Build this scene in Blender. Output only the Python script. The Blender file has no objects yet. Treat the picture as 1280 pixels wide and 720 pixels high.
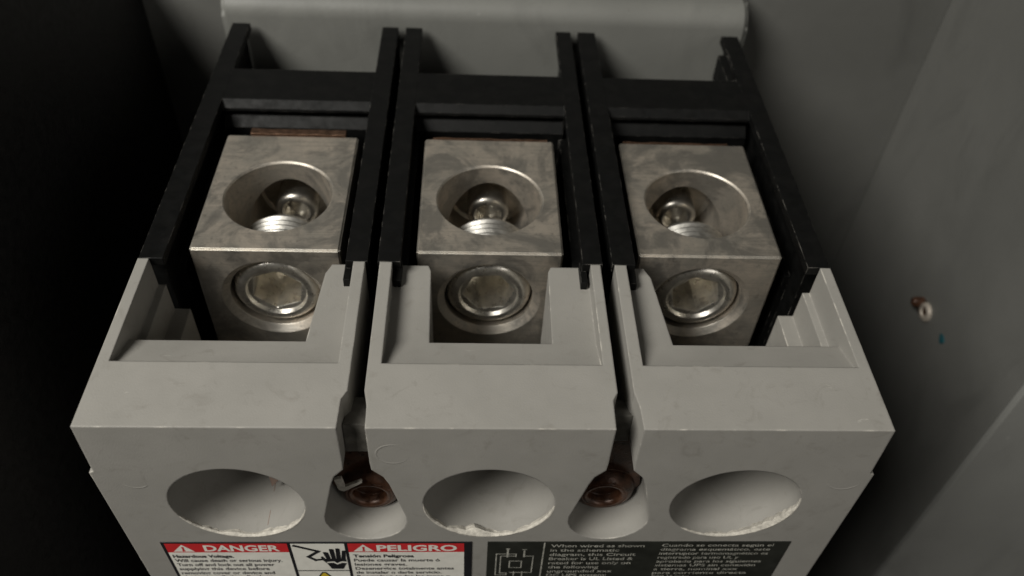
import bpy, bmesh, math, random
from mathutils import Vector, Matrix
S = bpy.context.scene
C = S.collection
MM = 0.001
random.seed(7)

# ------------------------------------------------------------------ camera
cam = bpy.data.cameras.new('camera')
cam_o = bpy.data.objects.new('camera', cam); C.objects.link(cam_o)
cam.sensor_fit = 'HORIZONTAL'; cam.sensor_width = 36.0
cam.lens = 1060.4 / 1280 * 36
cam_o.location = (-3.0006*MM, -61.650*MM, 90.408*MM)
cam_o.rotation_mode = 'XYZ'
cam_o.rotation_euler = (0.763615, -0.0442677, -0.0239424)
cam.clip_start = 0.002; cam.clip_end = 5
cam.dof.use_dof = True; cam.dof.focus_distance = 0.120; cam.dof.aperture_fstop = 22
S.camera = cam_o

# ------------------------------------------------------------------ light
W = bpy.data.worlds.new('World'); S.world = W; W.use_nodes = True
bgn = W.node_tree.nodes['Background']
bgn.inputs[0].default_value = (1.0, 0.93, 0.82, 1); bgn.inputs[1].default_value = 0.006
def area(name, loc, target, size, power, col):
    l = bpy.data.lights.new(name, 'AREA'); l.shape = 'DISK'; l.size = size*MM
    l.energy = power; l.color = col
    o = bpy.data.objects.new(name, l); C.objects.link(o)
    o.location = Vector(loc)*MM
    o.rotation_euler = (Vector(target)-Vector(loc)).to_track_quat('-Z', 'Y').to_euler()
    return o
area('room_light', (-330, -215, 440), (0, 40, 0), 290, 4.45, (1.0, 0.975, 0.91))
area('added_fill_light', (300, -330, 170), (0, 20, 0), 260, 0.29, (1.0, 0.965, 0.90))  # added fill with no known source, lifts the flange and front faces
S.view_settings.view_transform = 'Standard'; S.view_settings.look = 'None'
S.view_settings.exposure = 0; S.view_settings.gamma = 1
S.render.engine = 'CYCLES'
S.render.resolution_x = 1024; S.render.resolution_y = 576

# ------------------------------------------------------------------ materials
class NT:
    def __init__(s, name):
        s.m = bpy.data.materials.new(name); s.m.use_nodes = True
        s.t = s.m.node_tree; s.b = s.t.nodes['Principled BSDF']
    def n(s, typ, **kw):
        x = s.t.nodes.new(typ)
        for k, v in kw.items():
            if k in x.inputs: x.inputs[k].default_value = v
            else: setattr(x, k, v)
        return x
    def l(s, a, b): s.t.links.new(a, b)
    def coord(s):
        if not hasattr(s, 'tc'): s.tc = s.n('ShaderNodeTexCoord')
        return s.tc.outputs['Object']
    def noise(s, scale, detail=4, rough=.55, dist=0, vec=None):
        x = s.n('ShaderNodeTexNoise'); x.inputs['Scale'].default_value = scale
        x.inputs['Detail'].default_value = detail; x.inputs['Roughness'].default_value = rough
        x.inputs['Distortion'].default_value = dist
        s.l(vec or s.coord(), x.inputs['Vector']); return x.outputs['Fac']
    def scaled(s, v):
        m = s.n('ShaderNodeMapping'); m.inputs['Scale'].default_value = v
        s.l(s.coord(), m.inputs['Vector']); return m.outputs[0]
    def ramp(s, fac, *stops):
        r = s.n('ShaderNodeValToRGB'); e = r.color_ramp.elements
        while len(e) < len(stops): e.new(.5)
        for k, (p_, c) in enumerate(stops):
            e[k].position = p_
            e[k].color = (c, c, c, 1) if not isinstance(c, tuple) else (*c, 1)
        s.l(fac, r.inputs[0]); return r.outputs[0]
    def mix(s, f, a, b):
        x = s.n('ShaderNodeMix', data_type='RGBA')
        for i, v in ((0, f), (6, a), (7, b)):
            if hasattr(v, 'is_linked'): s.l(v, x.inputs[i])
            else: x.inputs[i].default_value = v if i == 0 else (*v, 1)
        return x.outputs[2]
    def bevel_bump(s, r, height=None, strength=.2, dist=.0002):
        bv = s.n('ShaderNodeBevel'); bv.samples = 6; bv.inputs['Radius'].default_value = r*MM
        out = bv.outputs[0]
        if height is not None:
            bp = s.n('ShaderNodeBump'); bp.inputs['Strength'].default_value = strength
            bp.inputs['Distance'].default_value = dist
            s.l(height, bp.inputs['Height']); s.l(out, bp.inputs['Normal']); out = bp.outputs[0]
        s.l(out, s.b.inputs['Normal'])
    def set(s, **kw):
        for k, v in kw.items():
            k = k.replace('_', ' ')
            if hasattr(v, 'is_linked'): s.l(v, s.b.inputs[k])
            else: s.b.inputs[k].default_value = (*v, 1) if isinstance(v, tuple) else v

def edge_mask(m, r, lo, hi, scale):
    """worn-edge mask: where the rounded normal leaves the face normal, broken up by noise"""
    bv = m.n('ShaderNodeBevel'); bv.samples = 6; bv.inputs['Radius'].default_value = r*MM
    g = m.n('ShaderNodeNewGeometry')
    d = m.n('ShaderNodeVectorMath', operation='DOT_PRODUCT')
    m.l(bv.outputs[0], d.inputs[0]); m.l(g.outputs['Normal'], d.inputs[1])
    e = m.ramp(d.outputs['Value'], (.80, 1.0), (.985, 0.0))
    nz = m.ramp(m.noise(scale, 5, .65), (lo, 0.0), (hi, 1.0))
    x = m.n('ShaderNodeMath', operation='MULTIPLY'); m.l(e, x.inputs[0]); m.l(nz, x.inputs[1])
    return x.outputs[0]

def mat_grey():
    m = NT('grey_moulded_plastic')
    base = m.mix(m.ramp(m.noise(90, 5, .6), (.35, 0.), (.7, 1.)), (.268, .258, .236), (.300, .288, .264))
    grime_and_dark = m.ramp(m.noise(240, 7, .7, 1.2), (.56, 0.), (.78, .6))
    base = m.mix(grime_and_dark, base, (.185, .172, .150))
    # pale scuffs: short streaks
    sc = m.noise(1, 4, .6, .6, m.scaled((260, 900, 620)))
    base = m.mix(m.ramp(sc, (.715, 0.), (.76, .6)), base, (.46, .44, .40))
    base = m.mix(edge_mask(m, .4, .53, .63, 230), base, (.56, .53, .47))
    m.set(Base_Color=base, Roughness=m.ramp(m.noise(400, 3), (.3, .46), (.7, .62)))
    m.b.inputs['Specular IOR Level'].default_value = .45
    m.bevel_bump(.35, m.noise(3600, 3, .65), .34, .00008)
    return m.m
def mat_black():
    m = NT('black_moulded_plastic')
    base = m.mix(m.ramp(m.noise(300, 6, .65), (.45, 0.), (.75, 1.)), (.0020, .0021, .0020), (.0048, .0046, .0042))
    dust = m.ramp(m.noise(1500, 3, .7), (.72, 0.), (.78, .6))
    base = m.mix(dust, base, (.05, .046, .04))
    base = m.mix(edge_mask(m, .22, .50, .64, 420), base, (.15, .14, .125))
    m.set(Base_Color=base, Roughness=m.ramp(m.noise(500, 4), (.3, .46), (.7, .66)))
    m.b.inputs['Specular IOR Level'].default_value = .2
    m.bevel_bump(.25, m.noise(2600, 3), .2, .0001)
    return m.m
def mat_lug():
    m = NT('plated_aluminium')
    m.tc = m.n('ShaderNodeNewGeometry'); m.coord = lambda: m.tc.outputs['Position']
    n1 = m.ramp(m.noise(130, 9, .74, .25), (.40, 0.), (.60, 1.))
    base = m.mix(n1, (.45, .415, .36), (.62, .55, .465))
    n2 = m.ramp(m.noise(900, 5, .75), (.58, 0.), (.68, .65))
    base = m.mix(n2, base, (.24, .222, .195))
    st = m.ramp(m.noise(1, 6, .7, .2, m.scaled((70, 2200, 2200))), (.52, 0.), (.72, .6))
    base = m.mix(st, base, (.27, .25, .22))
    tn = m.ramp(m.noise(75, 10, .72, .9), (.47, 0.), (.56, .72))
    base = m.mix(tn, base, (.30, .285, .258))
    base = m.mix(edge_mask(m, .2, .25, .5, 300), base, (.85, .81, .72))
    rg = m.mix(tn, (.52, .52, .52), (.38, .38, .38))
    sx = m.ramp(m.noise(1, 5, .6, .2, m.scaled((90, 2600, 2600))), (.3, -.05), (.7, .06))
    m.set(Base_Color=base, Metallic=.86, Roughness=rg)
    m.bevel_bump(.22, m.noise(1, 5, .65, .3, m.scaled((260, 2600, 2600))), .34, .00012)
    return m.m
def mat_screw(name, col, r0, r1):
    m = NT(name)
    base = m.mix(m.ramp(m.noise(420, 6, .7), (.42, 0.), (.66, 1.)), col, tuple(c*.66 for c in col))
    m.set(Base_Color=base, Metallic=.95, Roughness=m.ramp(m.noise(700, 4), (.3, r0), (.7, r1)))
    m.bevel_bump(.12, m.noise(2400, 3), .25, .00008)
    return m.m
def mat_simple(name, col, rough=.5, metal=0., nscale=400, var=.35, bump=.1):
    m = NT(name)
    base = m.mix(m.ramp(m.noise(nscale, 5, .6), (.35, 0.), (.7, 1.)), tuple(c*(1-var) for c in col), col)
    m.set(Base_Color=base, Metallic=metal, Roughness=m.ramp(m.noise(nscale*2, 3), (.3, max(.05, rough-.08)), (.7, rough+.08)))
    m.bevel_bump(.2, m.noise(nscale*5, 3), bump, .0001)
    return m.m
def mat_painted_steel(name, c0, c1):
    m = NT(name)
    base = m.mix(m.ramp(m.noise(26, 6, .6), (.32, 0.), (.7, 1.)), c0, c1)
    sm = m.ramp(m.noise(1, 6, .65, .8, m.scaled((60, 60, 22))), (.52, 0.), (.72, .5))
    base = m.mix(sm, base, tuple(c*.72 for c in c0))
    fl = m.ramp(m.noise(1, 3, .6, .4, m.scaled((260, 420, 130))), (.74, 0.), (.78, .5))
    base = m.mix(fl, base, tuple(c*1.6 for c in c1))
    sp = m.ramp(m.noise(700, 3, .6), (.74, 0.), (.78, .6))
    base = m.mix(sp, base, (.09, .085, .075))
    m.set(Base_Color=base, Roughness=m.ramp(m.noise(60, 4), (.3, .42), (.7, .58)))
    m.bevel_bump(.6, m.noise(1500, 2), .25, .00012)
    return m.m
M = dict(grey=mat_grey(), black=mat_black(), lug=mat_lug(), steel=mat_painted_steel('grey_painted_bracket', (.145, .146, .135), (.180, .180, .165)), wall=mat_painted_steel('charcoal_painted_steel', (.112, .112, .104), (.142, .141, .131)))
M['panel'] = mat_painted_steel('lit_flange_paint', (.21, .21, .198), (.25, .25, .235))  # wall paint made paler, in place of light falling on the flange
M['screw'] = mat_screw('zinc_plated_screw', (.92, .88, .80), .24, .38)
M['inner'] = mat_screw('inner_screw', (.64, .61, .55), .24, .40)

M['thread'] = mat_screw('bright_thread', (.50, .485, .45), .36, .5)
M['dull'] = mat_simple('socket_metal', (.74, .72, .68), .17, 1.0, 420, .45, .6)
M['copper'] = mat_simple('tarnished_copper', (.22, .13, .085), .42, .85, 900, .65, .5)
M['rust'] = mat_simple('rusty_brown_steel', (.115, .050, .026), .34, .3, 500, .75, .5)
M['burr'] = mat_simple('chipped_pale_plastic', (.70, .66, .58), .75, 0, 900, .45, .9)
M['stain'] = mat_simple('reddish_stained_plastic', (.24, .165, .13), .6, 0, 700, .2, .2)
M['grime_and_dark'] = mat_simple('dark_grey_plastic', (.15, .142, .125), .5, 0, 600, .5, .4)  # darker grey than the cover, for the slot fillers
M['dark'] = mat_simple('shade_board_black', (.010, .0095, .009), .6, 0, 300, .3, .1)  # near black, so the added board stays dark like deep shade
M['base'] = mat_simple('dark_case_base', (.016, .016, .015), .55, 0, 300, .3, .1)
M['white'] = mat_simple('label_white', (.80, .78, .71), .42, 0, 500, .10, .05)
M['red'] = mat_simple('label_red', (.60, .030, .034), .42, 0, 500, .14, .05)
M['ink'] = mat_simple('label_black_ink', (.016, .016, .018), .42, 0, 500, .2, .05)
M['lblack'] = mat_simple('label_black_field', (.027, .028, .023), .42, 0, 160, .4, .06)
M['lwhite'] = mat_simple('label_worn_white_print', (.50, .49, .43), .5, 0, 900, .55, .05)
M['yellow'] = mat_simple('label_yellow', (.62, .45, .03), .42, 0, 500, .1, .05)
M['teal'] = mat_simple('teal_paint', (.02, .10, .12), .5, 0, 900, .3, .1)
M['bone'] = mat_simple('pale_washer_metal', (.52, .46, .39), .45, .3, 900, .3, .3)

# ------------------------------------------------------------------ mesh helpers (all in millimetres)
def bbox(bm, x0, x1, y0, y1, z0, z1):
    vs = [bm.verts.new((x, y, z)) for z in (z0, z1) for y in (y0, y1) for x in (x0, x1)]
    for f in ((0, 2, 3, 1), (4, 5, 7, 6), (0, 1, 5, 4), (2, 6, 7, 3), (0, 4, 6, 2), (1, 3, 7, 5)):
        bm.faces.new([vs[i] for i in f])
def prism(bm, pts, axis, a, b):
    """pts: 2-d outline; axis: extrusion axis. axis 0 -> pts are (y,z); 1 -> (x,z); 2 -> (x,y)"""
    def P(q, t):
        if axis == 0: return (t, q[0], q[1])
        if axis == 1: return (q[0], t, q[1])
        return (q[0], q[1], t)
    A = [bm.verts.new(P(q, a)) for q in pts]; B = [bm.verts.new(P(q, b)) for q in pts]
    n = len(pts)
    bm.faces.new(A); bm.faces.new(B[::-1])
    for i in range(n):
        bm.faces.new((A[i], B[i], B[(i+1) % n], A[(i+1) % n]))
def lathe_y(bm, prof, cx, cz, n=48, closed=True):
    """prof: [(r, y)...] revolved about the Y axis through (cx, cz)"""
    rings = []
    for r, y in prof:
        if r < 1e-6: rings.append([bm.verts.new((cx, y, cz))])
        else: rings.append([bm.verts.new((cx+r*math.cos(2*math.pi*k/n), y, cz+r*math.sin(2*math.pi*k/n))) for k in range(n)])
    for a, b in zip(rings, rings[1:]):
        for k in range(n):
            k2 = (k+1) % n
            if len(a) == 1 and len(b) == 1: continue
            if len(a) == 1: bm.faces.new((a[0], b[k], b[k2]))
            elif len(b) == 1: bm.faces.new((a[k], b[0], a[k2]))
            else: bm.faces.new((a[k], b[k], b[k2], a[k2]))
def finish(bm):
    bmesh.ops.recalc_face_normals(bm, faces=bm.faces[:])
    for v in bm.verts: v.co *= MM
def mesh(name, bm, smooth=None, fin=True):
    if fin: finish(bm)
    me = bpy.data.meshes.new(name); bm.to_mesh(me); bm.free()
    if smooth is not None:
        me.shade_smooth()
        me.set_sharp_from_angle(angle=math.radians(smooth))
    return me
def obj(name, me, mat, parent=None, loc=None):
    if not isinstance(me, bpy.types.Mesh): me = mesh(name, me)
    o = bpy.data.objects.new(name, me); C.objects.link(o)
    if mat is not None:
        me.materials.clear(); me.materials.append(mat)
    o.parent = parent
    if loc: o.location = Vector(loc)*MM
    return o
def cutmesh(base_bm, cutters, name, smooth=None):
    """exact boolean difference of base with each cutter bmesh, returns a mesh"""
    b = bpy.data.objects.new('tmp', mesh('tmp', base_bm)); C.objects.link(b)
    tmp = []
    for cb in cutters:
        c = bpy.data.objects.new('tmpc', mesh('tmpc', cb)); C.objects.link(c); tmp.append(c)
        md = b.modifiers.new('d', 'BOOLEAN'); md.operation = 'DIFFERENCE'; md.solver = 'EXACT'; md.object = c
    dg = bpy.context.evaluated_depsgraph_get()
    me = bpy.data.meshes.new_from_object(b.evaluated_get(dg)); me.name = name
    for o in [b]+tmp:
        d = o.data; bpy.data.objects.remove(o); bpy.data.meshes.remove(d)
    if smooth is not None:
        me.shade_smooth(); me.set_sharp_from_angle(angle=math.radians(smooth))
    else: me.shade_flat()
    return me
def BM(): return bmesh.new()
def boxbm(*a):
    b = BM(); bbox(b, *a); return b
def prismbm(*a):
    b = BM(); prism(b, *a); return b
def tag(o, label=None, cat=None, group=None, kind=None):
    if label: o['label'] = label
    if cat: o['category'] = cat
    if group: o['group'] = group
    if kind: o['kind'] = kind
    return o

# ------------------------------------------------------------------ the setting: enclosure sheet metal, plus a board added to shade the left
XS, YB = 102.5, 112.0
w = tag(obj('back_wall', boxbm(-74.95, XS+2, YB, YB+2, -260, 140), M['wall']), 'grey painted back panel of the enclosure', None, None, 'structure')
w = tag(obj('side_wall', boxbm(XS, XS+1.6, 34.6, YB-.05, -260, 140), M['wall']), 'grey painted side wall of the enclosure', None, None, 'structure')
obj('front_flange', boxbm(XS-.02, XS+90, 33, 34.55, -260, 140), M['panel'], w)
b = BM(); bmesh.ops.create_icosphere(b, subdivisions=3, radius=1)
for v in b.verts: v.co = Vector((XS+v.co.x*.12, 59+v.co.y*1.15*(1+.25*math.sin(3*v.co.z)), -50.5+v.co.z*1.2))
obj('paint_spot', b, M['teal'], w)
tag(obj('added_shade_board', prismbm([(-10, -260), (-10, -22), (18, 12), (45, 25), (64, 26), (96, 10), (YB+2, 4), (YB+2, -260)], 0, -77, -75), M['dark']), 'added black board that darkens the left side and shades the back wall', None, None, 'structure')  # added board, its outline shaped to throw shade on the back wall

# ------------------------------------------------------------------ mounting bracket behind the breaker
def rounded_bar():
    b = BM(); r = 4.2; pts = []
    y0, y1, z0, z1 = 100.4, YB-.1, -30.5, 4.9
    pts = [(y1, z0), (y0, z0)]
    for k in range(9):
        a = math.pi - k*math.pi/2/8
        pts.append((y0+r+r*math.cos(a), z1-r+r*math.sin(a)))
    pts.append((y1, z1))
    prism(b, pts, 0, -54.9, 54.7)
    es = [e for e in b.edges if abs(e.verts[0].co.x-e.verts[1].co.x) < 1e-6]
    bmesh.ops.bevel(b, geom=es, offset=.8, segments=3, affect='EDGES', clamp_overlap=True)
    return mesh('mounting_bracket', b, 35)
tag(obj('mounting_bracket', rounded_bar(), M['steel']), 'grey painted metal bracket bar with rounded edge behind the black barriers', 'bracket')

# ------------------------------------------------------------------ the circuit breaker
br = bpy.data.objects.new('circuit_breaker', None); C.objects.link(br)
br.empty_display_size = .01
tag(br, 'grey three pole moulded case circuit breaker with black terminal barriers and warning labels', 'circuit breaker')
PX = (-35.2, 0.0, 35.3)
SLOT = (-17.85, 17.8)

# grey cover: block minus recesses, openings, slots, holes
def build_cover():
    base = BM()
    prism(base, [(-52.5, 0), (52.5, 0), (52.9, -10.4), (53.5, -10.7), (53.0, -140), (-53.0, -140), (-53.5, -10.7), (-52.9, -10.4)], 1, 0, 32.3)
    cut = []
    # nothing of the cover above the tab level behind the seam
    cut.append(boxbm(-60, 60, 30, 34, -3, 2))
    for s in (-1, 1):      # outer walls end at the seam
        cut.append(boxbm(*(sorted((s*46, s*60))), 30, 34, -31, 2))
    for sx in SLOT:        # walls and slots between the poles end at the seam
        cut.append(boxbm(sx-3.0, sx+2.9, 30, 34, -31, 2))
    # recesses: sloping floor
    prof = [(10.5, 2), (10.5, -.9), (16.7, -3), (34, -3), (34, 2)]
    for x0, x1 in ((-50.9, -20.7), (-14.9, 15.2), (20.7, 50.9)):
        cut.append(prismbm(prof, 0, x0, x1))
    # openings in front of the set screws
    yo = 16.7
    cut.append(prismbm([(-8.8, yo), (8.8, yo), (9.0, 31.2), (9.35, 32.0), (10.1, 34), (-10.1, 34), (-9.5, 32.0), (-9.2, 31.2)], 2, -29, 2))
    cut.append(prismbm([(-47.3, yo), (-26.3, yo), (-25.25, 30.3), (-24.7, 31.6), (-23.8, 34), (-47.3, 34)], 2, -29, 2))
    cut.append(prismbm([(47.3, yo), (26.4, yo), (25.0, 30.3), (24.4, 31.6), (23.4, 34), (47.3, 34)], 2, -29, 2))
    for s in (-1, 1):      # stepped inside of the outer walls
        cut.append(boxbm(*sorted((s*50.9, s*49.75)), yo, 34, -5.6, 2))
        cut.append(boxbm(*sorted((s*49.76, s*47.29)), yo, 34, -11.1, 2))
    # slots between poles
    for sx in SLOT:
        cut.append(boxbm(sx-1.1, sx+1.1, 2.5, 34, -28, 2))
        cut.append(prismbm([(sx-1.95, -2), (sx+1.75, -2), (sx+1.6, 3.5), (sx+1.15, 5.8), (sx-1.15, 5.8), (sx-1.8, 4.6)], 2, -12, 2))
        bell = [(-1.9, -8), (-2.0, -9.8), (-3.4, -11.6), (-4.0, -13.6)]
        for k in range(13):
            a = math.pi + math.radians(-8) + k*math.radians(196)/12
            bell.append((5.95*math.cos(a), -23.4+5.95*math.sin(a)))
        bell += [(4.0, -13.6), (3.3, -11.6), (1.8, -9.8), (1.7, -8)]
        cut.append(prismbm([(sx+x, z) for x, z in bell], 1, -2, 9.5))
    # round holes in the front face
    for x in (-35.6, 0.05, 35.8):
        n = 72
        cut.append(prismbm([(x+9.45*math.cos(2*math.pi*k/n), -19.05+9.3*math.sin(2*math.pi*k/n)) for k in range(n)], 1, -2, 13))
    return cutmesh(base, cut, 'cover', 22)
cover = obj('cover', build_cover(), M['grey'], br)
cover['label'] = 'light grey moulded front cover with round holes'

# moulding marks: low rings on the front face
def ring(bm, cx, cz, r, a0, a1, wdt, h, n=28):
    """low rounded relief arc on the plane y=0"""
    secs = []
    for k in range(n+1):
        a = math.radians(a0+(a1-a0)*k/n)
        f = min(1, 4*min(k, n-k)/n+.05)
        sec = []
        for q, hh in ((-1, -.05), (-.5, .8*h), (.5, .8*h), (1, -.05)):
            rr = r+q*wdt*f
            sec.append(bm.verts.new((cx+rr*math.cos(a), -hh*f, cz+rr*math.sin(a))))
        secs.append(sec)
    for s0, s1 in zip(secs, secs[1:]):
        for i in range(3): bm.faces.new((s0[i], s0[i+1], s1[i+1], s1[i]))
for cx, cz, r, a0, a1 in ((-13.0, -6.0, 2.2, 20, 350), (50.0, -12.0, 2.6, 170, 350), (-48.2, -12.6, 2.0, 200, 330)):
    b = BM(); ring(b, cx, cz, r, a0, a1, .22, .04); obj('moulding_mark', mesh('moulding_mark', b, 60), M['grey'], cover)

# pale ragged chips around the lower rims of the holes
def burr(bm, cx, cz, r, a0, a1, seed, big=()):
    rnd = random.Random(seed); n = 46; secs = []
    for k in range(n+1):
        t = k/n; a = math.radians(a0+(a1-a0)*t)
        f = math.sin(math.pi*t)**.5
        rv = .72*rv+.28*(rnd.random()*1.6-.3) if k else .5
        wd = (.12+.42*rv)*f
        for ca, cw, ch in big:
            d = abs(math.degrees(a)-ca)/cw
            if d < 1: wd += ch*(1-d*d)*(.8+.4*rv)
        dep = (.15+.4*rv)*f + wd*.8
        out = .12*rnd.random()*f
        P = lambda rr, y: bm.verts.new((cx+rr*math.cos(a), y, cz+rr*math.sin(a)))
        secs.append([P(r+.08+.2*rv*f, -.015-.02*f), P(r-.05, -.05*f-out*.5), P(r-wd, dep*.4), P(r-wd*.5, dep), P(r+.02, dep+.5*f+.02)])
    for s0, s1 in zip(secs, secs[1:]):
        for i in range(4): bm.faces.new((s0[i], s0[i+1], s1[i+1], s1[i]))
for args in ((-35.6, -19.05, 9.42, 200, 352, 3), (.05, -19.05, 9.42, 178, 358, 5, ((262, 15, .75), (240, 8, .3))), (35.8, -19.05, 9.42, 225, 372, 9, ((318, 34, .7),))):
    b = BM(); burr(b, *args); obj('chipped_rim', mesh('chipped_rim', b), M['burr'], cover)
# partition rib and stained patch inside the first hole
b = BM(); [prism(b, [(-33.2+d, -28.4), (-33.08+d, -27.98), (-32.97+d, -27.98), (-32.8+d, -28.4)], 1, y0_, y1_) for d, y0_, y1_ in ((0, 1.6, 4.1), (.12, 4.12, 7.3), (-.05, 7.32, 12.9))]; obj('rib', b, M['stain'], cover)
b = BM(); prism(b, [(-33.0, -26.0), (-31.6, -24.0), (-28.4, -22.4), (-28.0, -15.5), (-33.0, -15.5)], 1, 7.0, 7.5); obj('stained_flap', b, M['stain'], cover)

# filler block in the neck of each slot
for k, sx in enumerate(SLOT):
    b = BM(); prism(b, [(2.6, -3.0), (2.3, -8.9), (9.4, -9.0), (9.4, -6.2), (3.0, -3.4)] if k == 0 else [(4.6, -3.4), (4.4, -9.2), (9.4, -9.0), (9.4, -6.4), (4.9, -3.8)], 0, sx-1.75, sx+1.4)
    obj('slot_filler', b, M['grime_and_dark'], cover)

# mounting screws seen in the keyhole openings
for k, sx in enumerate(SLOT):
    rt = bpy.data.objects.new('mounting_screw', None); C.objects.link(rt); rt.parent = br
    cz = -24.4
    b = BM(); lathe_y(b, [(0, 9.2), (2.5, 9.2), (2.55, 5.3), (2.9, 4.7), (3.5, 4.5), (4.3, 5.0), (4.7, 5.8), (4.9, 7.0), (4.95, 9.4)], sx, cz, 40)
    pl = [(-1.8, -9.3), (-1.9, -9.8), (-3.2, -11.8), (-5.2, -20), (-5.6, -24), (-4, -27.5), (0, -29), (4, -27.5), (5.6, -24), (5.2, -20), (3.1, -11.8), (1.7, -9.8), (1.6, -9.3)]
    prism(b, [(sx+x, z) for x, z in pl], 1, 6.3, 9.3)
    obj('bushing', mesh('bushing', b, 50), M['rust'], rt)
    b = BM(); lathe_y(b, [(2.5, 4.85), (2.75, 4.45), (3.15, 4.42), (3.3, 4.6)], sx, cz, 40)
    obj('rim', mesh('rim', b, 60), M['rust'], rt)
    b = BM(); lathe_y(b, [(0, 8.3), (1.4, 8.3), (1.9, 8.7), (2.4, 9.0)], sx, cz, 24)
    obj('screw_tip', mesh('screw_tip', b, 50), M['rust'], rt)
    if k == 0:
        b = BM()
        prism(b, [(sx-4.6, -18.6), (sx-4.2, -21.4), (sx-3.4, -21.8), (sx-.6, -19.4), (sx-.8, -18.9), (sx-3.2, -20.6), (sx-3.5, -18.2)], 1, 3.7, 4.2)
        obj('plastic_shaving', b, M['burr'], rt)

# black case base below and behind the lugs
b = BM()
bbox(b, -52.3, 52.3, 32.5, 99.6, -140, -31.05)
bbox(b, -52.0, 52.0, 99.6, 111.9, -140, -31.1)
obj('case_base', b, M['base'], br)

# black terminal frames, one per pole
def frame_mesh(xl0, xl1, xr0, xr1, k):
    b = BM(); c = PX[k]
    for (f0, f1, s) in ((xl0, xl1, 1), (xr0, xr1, -1)):
        # flange (top), web, ledge on the inner side
        bbox(b, f0, f1, 30.06, 99.0, -1.5, 0)
        w0, w1 = (f0, f1-1.3) if s > 0 else (f0+1.3, f1)
        bbox(b, w0, w1, 32.45, 99.0, -31.0, -1.52)
        l0, l1 = (w1+.02, w1+1.9) if s > 0 else (w0-1.9, w0-.02)
        if (k, s) in ((0, 1), (2, -1)):
            l0, l1 = (w1+.02, w1+1.0) if s > 0 else (w0-1.0, w0-.02)
            bbox(b, l0, l1, 36.5, 72.9, -31.0, -8.5)
        else: bbox(b, l0, l1, 32.6, 72.9, -31.0, -6.0)
        # tongue that reaches into the notch of the cover tab
        t0, t1 = (f1-.9, f1+.15) if s > 0 else (f0-.25, f0+.7)
        if (k, s) not in ((0, 1), (2, -1)):
            bbox(b, t0, t1, 27.6, 31.9, -2.98, -1.54)
    a0, a1 = xl1+.01, xr0-.01
    prism(b, [(72.0, -.02), (70.7, -1.2), (70.6, -1.75), (73.6, -1.8), (73.6, -3.0), (71.3, -3.05), (69.6, -4.6), (69.5, -31.0), (82.0, -31.0), (82.0, -.02)], 0, a0, a1)
    if k == 2: bbox(b, a1-1.8, a1+.0, 83, 92.5, -6, -.6)
    return mesh('terminal_frame', b)
RAIL = ((-52.45, -48.9, -21.9, -18.6), (-17.1, -13.7, 14.0, 17.05), (18.55, 22.15, 49.0, 52.45))
for k in range(3):
    obj('terminal_frame', frame_mesh(*RAIL[k], k), M['black'], br)

# aluminium lugs
LZ = -2.5; Y0, Y1 = 34.75, 64.4; SZ = -13.6
def lug_mesh():
    base = BM(); bbox(base, -11.6, 11.6, Y0, Y1, -31.0, LZ)
    es = [e for e in base.edges]
    bmesh.ops.bevel(base, geom=es, offset=.25, segments=2, affect='EDGES')
    cut = []
    n = 80
    b = BM()   # wire hole with small countersink
    prof = [(9.05, LZ+1), (9.05, LZ+.02), (8.75, LZ-.3), (8.7, -27)]
    rings = [[b.verts.new((r*math.cos(2*math.pi*k/n), 48.0+r*math.sin(2*math.pi*k/n), z)) for k in range(n)] for r, z in prof]
    for a, c in zip(rings, rings[1:]):
        for k in range(n): b.faces.new((a[k], a[(k+1) % n], c[(k+1) % n], c[k]))
    b.faces.new(rings[0][::-1]); b.faces.new(rings[-1]); cut.append(b)
    b = BM()   # threaded cross bore with chamfer and drill point
    prof = [(8.6, Y0-1), (8.55, Y0-.01), (7.45, Y0+1.0), (7.4, 62.4), (6.9, 62.9), (0.0, 63.0)]
    lathe_y(b, prof, 0, SZ, n)
    ed = [e for e in b.edges if e.is_boundary]
    bmesh.ops.edgeloop_fill(b, edges=ed); cut.append(b)
    return cutmesh(base, cut, 'lug', 30)
LUG = lug_mesh()
def screw_mesh(rot):
    """set screw head with hexagon socket"""
    b = BM(); n = 72
    yf = Y0+1.15
    prof = [(7.15, yf+5.0), (7.15, yf+1.5), (7.0, yf+.9), (6.6, yf+.38), (6.1, yf+.08), (5.5, yf-.02), (5.05, yf+.12), (4.75, yf+.75)]
    lathe_y(b, prof, 0, SZ, n)
    # socket: ring -> hexagon walls -> floor
    def hexr(a, ap):
        a = (a-rot) % (math.pi/3) - math.pi/6
        return ap/math.cos(a)
    inner = [v for v in b.verts if abs(v.co.y-(yf+.75)) < 1e-4 and math.hypot(v.co.x, v.co.z-SZ) < 5]
    inner.sort(key=lambda v: math.atan2(v.co.z-SZ, v.co.x))
    prev = inner
    nsock = len(b.faces)
    for y, ap in ((yf+.95, 3.85), (yf+8.6, 3.7)):
        cur = []
        for v in inner:
            a = math.atan2(v.co.z-SZ, v.co.x); r = min(hexr(a, ap), 4.6)
            cur.append(b.verts.new((r*math.cos(a), y, SZ+r*math.sin(a))))
        for k in range(n): b.faces.new((prev[k], cur[k], cur[(k+1) % n], prev[(k+1) % n]))
        prev = cur
    c = b.verts.new((0, yf+9.2, SZ))
    for k in range(n): b.faces.new((prev[k], c, prev[(k+1) % n]))
    b.faces.ensure_lookup_table()
    for f in b.faces[nsock+n:]: f.material_index = 1
    return mesh('set_screw', b, 28)
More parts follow.
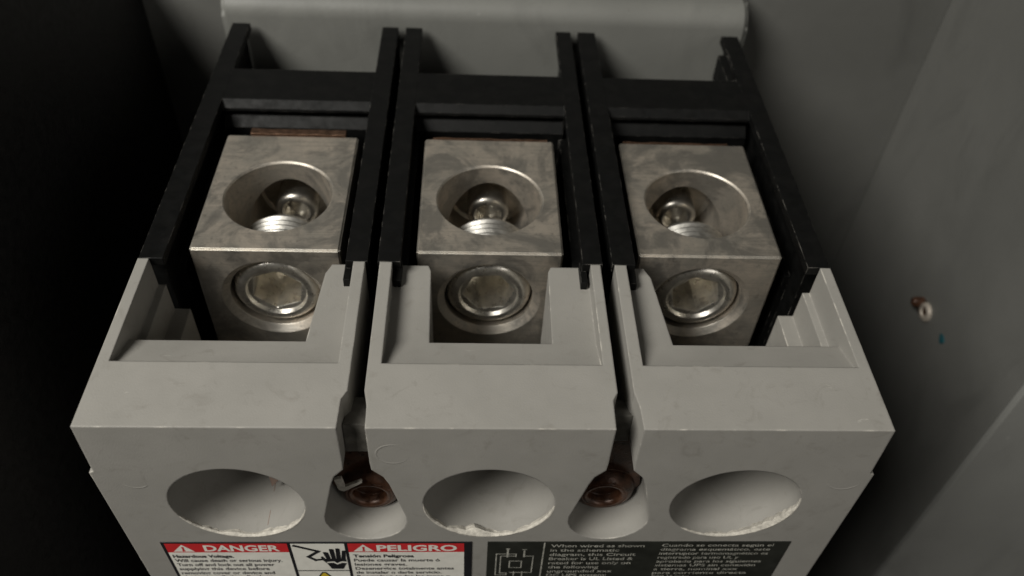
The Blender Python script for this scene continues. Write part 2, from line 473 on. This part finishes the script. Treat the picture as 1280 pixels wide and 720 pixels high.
def thread_mesh():
    """threaded shank that pokes into the wire hole"""
    b = BM(); prof = []
    y = Y0+6.2
    while y < 47.6:
        prof += [(6.75, y), (7.2, y+.45), (7.2, y+.62), (6.75, y+1.05)]; y += 1.15
    prof += [(6.7, 48.0), (6.2, 48.7), (5.0, 49.1), (0, 49.2)]
    lathe_y(b, prof, 0, SZ, 64)
    return mesh('thread', b, 40)
THREAD = thread_mesh()
def back_screw_mesh():
    b = BM()
    prof = [(3.8, 63.0), (3.85, 58.2), (3.7, 57.6), (3.3, 57.2), (2.6, 57.1), (2.3, 57.4), (2.15, 59.6), (0, 59.9)]
    lathe_y(b, prof, 0, SZ-.6, 40)
    return mesh('terminal_screw', b, 40)
BSCREW = back_screw_mesh()
for k in range(3):
    lg = obj('lug', LUG, None if k else M['lug'], br, (PX[k], 0, 0))
    sc = obj('set_screw', screw_mesh((.35, .12, .75)[k]), M['screw'], lg)
    sc.data.materials.append(M['dull'])
    obj('thread', THREAD, None if k else M['thread'], sc)
    obj('terminal_screw', BSCREW, None if k else M['inner'], lg)
    zt = (-2.2, -2.40, -2.45)[k]
    b = BM(); rnd = random.Random(k); n = 14; x0, x1 = (-7.6, 9.3) if k == 0 else ((-10.2, 10.6) if k == 1 else (-10.8, 8.6))
    top = [(x0+(x1-x0)*i/n, zt+.22*(rnd.random()-.5)) for i in range(n+1)]
    prism(b, [(x1, -20), (x0, -20)]+top, 1, 64.45, (66.0, 64.75, 64.72)[k])
    obj('copper_busbar', b, M['copper'], lg)

# ------------------------------------------------------------------ labels
def text_bm(bm, body, x, z, h, width=None, bold=0., y=-.2, cap=.73):
    """append flat lettering on the plane y: left x, baseline z, cap height h, optional total width"""
    cu = bpy.data.curves.new('t', 'FONT'); cu.body = body; cu.size = 1; cu.offset = bold
    cu.resolution_u = 3
    o = bpy.data.objects.new('t', cu); C.objects.link(o)
    dg = bpy.context.evaluated_depsgraph_get()
    me = bpy.data.meshes.new_from_object(o.evaluated_get(dg))
    xs = [v.co.x for v in me.vertices]
    x0, x1 = min(xs), max(xs); s = h/cap
    sx = width/(x1-x0) if width else s
    vs = [bm.verts.new((x+(v.co.x-x0)*sx, y, z+v.co.y*s)) for v in me.vertices]
    for p_ in me.polygons:
        try: bm.faces.new([vs[i] for i in p_.vertices])
        except ValueError: pass
    bpy.data.objects.remove(o); bpy.data.curves.remove(cu); bpy.data.meshes.remove(me)
def flat(bm, pts, y):
    bm.faces.new([bm.verts.new((x, y, z)) for x, z in pts])
def rect(bm, x0, x1, z0, z1, y): flat(bm, [(x0, z0), (x1, z0), (x1, z1), (x0, z1)], y)
def stroke(bm, pts, w_, y):
    for (ax, az), (bx_, bz) in zip(pts, pts[1:]):
        d = Vector((bx_-ax, bz-az)); d.normalize(); nx, nz = -d.y*w_/2, d.x*w_/2
        ex, ez = d.x*w_/2, d.y*w_/2
        flat(bm, [(ax-ex+nx, az-ez+nz), (ax-ex-nx, az-ez-nz), (bx_+ex-nx, bz+ez-nz), (bx_+ex+nx, bz+ez+nz)], y)
        y -= .0006
def print_obj(name, bm, mat, parent):
    for f in bm.faces:
        f.normal_update()
        if f.normal.y > 0: f.normal_flip()
    for v in bm.verts: v.co *= MM
    me = bpy.data.meshes.new(name); bm.to_mesh(me); bm.free()
    return obj(name, me, mat, parent)

# danger label
ZB = -74
dl = obj('danger_label', boxbm(-49.1, -2.3, -.10, .02, ZB, -30.1), M['ink'], br)
dl['label'] = 'white bilingual danger label with red headings'
b = BM()
rect(b, -48.6, -30.35, ZB+.5, -33.3, -.125); rect(b, -21.25, -3.5, ZB+.5, -33.3, -.125)
rect(b, -29.85, -21.75, -39.45, -30.55, -.125); rect(b, -29.85, -21.75, ZB+.5, -39.75, -.125)
print_obj('white_field', b, M['white'], dl)
b = BM(); rect(b, -48.6, -30.35, -33.28, -30.5, -.125); rect(b, -21.25, -3.5, -33.28, -30.5, -.125)
print_obj('red_heading', b, M['red'], dl)
b = BM()
text_bm(b, 'DANGER', -43.0, -32.85, 1.9, 11.4, .03, -.15); text_bm(b, 'PELIGRO', -16.9, -32.85, 1.9, 12.3, .03, -.15)
for tx in (-46.1, -18.9):
    flat(b, [(tx-1.6, -33.0), (tx+1.6, -33.0), (tx, -30.8)], -.15)
print_obj('heading_print', b, M['white'], dl)
for tx in (-46.1, -18.9):
    b = BM(); flat(b, [(tx-.2, -31.5), (tx+.2, -31.5), (tx+.12, -32.35), (tx+.2, -32.55), (tx+.2, -32.85), (tx-.2, -32.85), (tx-.2, -32.55), (tx-.12, -32.35)], -.17)
    print_obj('alert_mark', b, M['red'], dl)
b = BM()
eng = [('Hazardous Voltage.', 9.2), ('Will cause death or serious injury.', 16.4), ('Turn off and lock out all power', 15.0), ('supplying this device before', 14.0), ('removing cover or device and', 14.6), ('during installation. Replace', 14.0), ('cover before power is restored.', 15.2)]
spa = [('Tensión Peligrosa', 9.4), ('Puede causar la muerte ó', 13.4), ('lesiones graves.', 8.2), ('Desenergice totalmente antes', 15.6), ('de instalar o darle servicio.', 13.6), ('Reemplace todas las tapas o', 15.0), ('cubiertas antes de energizar.', 14.8)]
for i, (t, wd) in enumerate(eng): text_bm(b, t, -48.2, -35.0-1.42*i, .98, wd, .02 if i else .035, -.15)
for i, (t, wd) in enumerate(spa): text_bm(b, t, -20.7, -35.0-1.42*i, .98, wd, .02 if i else .035, -.15)
# pictogram: arcing wire and hand
stroke(b, [(-29.3, -31.2), (-25.9, -33.0), (-27.6, -34.8), (-26.6, -35.9), (-25.7, -35.7)], .6, -.15)
hx = -24.9
for i, (dx, top, rot_) in enumerate(((0, -33.2, -.12), (.78, -32.2, -.04), (1.52, -32.0, .04), (2.22, -32.7, .12))):
    x = hx+dx*1.02
    flat(b, [(x, -35.6), (x+.68, -35.6), (x+.68+rot_*2, top-.15), (x+.45+rot_*3, top), (x+.12+rot_*3, top), (x+rot_*3, top-.15)], -.16-.001*i)
flat(b, [(hx-.15, -35.4), (hx+2.95, -35.4), (hx+3.05, -36.4), (hx+2.2, -36.3), (hx+1.5, -36.9), (hx+1.1, -36.3), (hx-.1, -36.5)], -.17)
flat(b, [(hx-.1, -36.9), (hx+.9, -36.75), (hx+1.45, -37.4), (hx+2.3, -36.8), (hx+3.0, -36.9), (hx+2.6, -38.0), (hx+2.3, -38.9), (hx+.5, -38.9), (hx+.3, -38.2)], -.17)
flat(b, [(hx-.1, -35.6), (hx-.55, -34.6), (hx-.85, -34.8), (hx-.6, -36.0), (hx-.1, -36.9)], -.175)
print_obj('black_print', b, M['ink'], dl)
b = BM(); flat(b, [(-29.75, -47.4), (-21.85, -47.4), (-25.5, -40.05), (-26.1, -40.05)], -.15)
o = print_obj('warning_triangle', b, M['ink'], dl)
b = BM(); flat(b, [(-29.2, -47.0), (-22.4, -47.0), (-25.65, -40.35), (-25.95, -40.35)], -.17); print_obj('triangle_field', b, M['yellow'], dl)
b = BM(); stroke(b, [(-26.6, -42.9), (-25.8, -42.2), (-25.0, -42.9)], .35, -.19); flat(b, [(-25.2, -42.6), (-26.4, -44.6), (-25.8, -44.5), (-26.2, -46.3), (-24.8, -44.1), (-25.4, -44.1), (-24.7, -42.7)], -.195); print_obj('triangle_mark', b, M['ink'], dl)

# schematic label
sl = obj('schematic_label', boxbm(.1, 47.3, -.10, .02, ZB, -30.1), M['lblack'], br)
sl['label'] = 'worn black bilingual label with white circuit schematic'
b = BM()
rect(b, 8.75, 8.98, ZB+.4, -30.3, -.13)
sw, y = .19, -.13
stroke(b, [(3.2, -34.0), (1.55, -34.0), (1.55, -41.3), (3.3, -41.3), (3.3, -40.6)], sw, y)
stroke(b, [(3.3, -32.3), (3.3, -35.0)], .3, y-.004); stroke(b, [(2.25, -34.7), (2.25, -40.6), (3.2, -40.6)], sw, y-.003); stroke(b, [(2.25, -34.7), (4.6, -34.7)], sw, y-.006)
stroke(b, [(3.4, -34.0), (4.65, -34.0), (4.65, -34.9)], sw, y-.009)
stroke(b, [(5.9, -33.0), (5.9, -34.9)], .3, y-.004); stroke(b, [(5.9, -34.7), (7.35, -34.7), (7.35, -40.4), (3.9, -40.4)], sw, y-.011)
stroke(b, [(4.5, -40.1), (4.5, -41.6)], sw, y-.014); stroke(b, [(5.85, -40.1), (5.85, -41.7)], sw, y-.014)
stroke(b, [(3.7, -36.4), (5.6, -36.4), (5.6, -38.7), (3.7, -38.7), (3.7, -36.4)], sw, y-.002)
stroke(b, [(3.05, -32.3), (3.55, -32.3)], sw, y-.02); stroke(b, [(5.65, -32.5), (6.15, -32.5)], sw, y-.02)
e2 = [('When wired as shown', 14.6), ('in the schematic', 10.8), ('diagram, this Circuit', 13.6), ('Breaker is UL Listed &', 13.4), ('rated for use only on', 13.2), ('the following', 8.2), ('ungrounded xxx', 10.6), ('DC UPS system:', 9.8), ('rated 500 V max', 10.4)]
s2 = [('Cuando se conecta según el', 17.6), ('diagrama esquemático, este', 17.4), ('interruptor termomagnético es', 17.4), ('registrado para uso UL y', 13.0), ('aprobado para los siguientes', 17.0), ('sistemas UPS sin conexión', 16.4), ('a tierra, nominal xxx', 13.8), ('para corriente directa', 15.6), ('500 V máx', 6.4)]
for i, (t, wd) in enumerate(e2): text_bm(b, t, 9.9, -31.75-1.44*i, .95, wd, .015, -.15)
for i, (t, wd) in enumerate(s2): text_bm(b, t, 27.2, -31.55-1.36*i, .9, wd, .012, -.15)
print_obj('white_print', b, M['lwhite'], sl)

# ------------------------------------------------------------------ small screw in the side wall
sp = bpy.data.objects.new('wall_screw', None); C.objects.link(sp)
sp.location = Vector((XS, 68.6, -51.0))*MM
tag(sp, 'small rusty screw with pale washer in the grey side wall', 'screw')
def lathe_x(prof, n=28, cy=0, cz=0):
    b = BM(); rings = []
    for r, x in prof:
        rings.append([b.verts.new((x, cy+max(r, 1e-4)*math.cos(2*math.pi*k/n), cz+max(r, 1e-4)*math.sin(2*math.pi*k/n))) for k in range(n)])
    for a, c in zip(rings, rings[1:]):
        for k in range(n): b.faces.new((a[k], a[(k+1) % n], c[(k+1) % n], c[k]))
    return b
obj('washer', mesh('washer', lathe_x([(2.3, .05), (2.3, -.5), (2.0, -.8), (1.25, -.8), (1.05, -.5), (1.0, .05)], cy=-.9), 50), M['bone'], sp)
obj('shank', mesh('shank', lathe_x([(1.15, .05), (1.2, -1.9), (.9, -2.4), (.55, -2.5), (.5, -1.9), (0, -1.8)], cy=2.1, cz=.3), 40), M['rust'], sp)
obj('rust_collar', mesh('rust_collar', lathe_x([(2.4, .04), (1.9, -.35), (1.0, -.45), (0, -.4)], cy=1.1, cz=-.6), 40), M['copper'], sp)
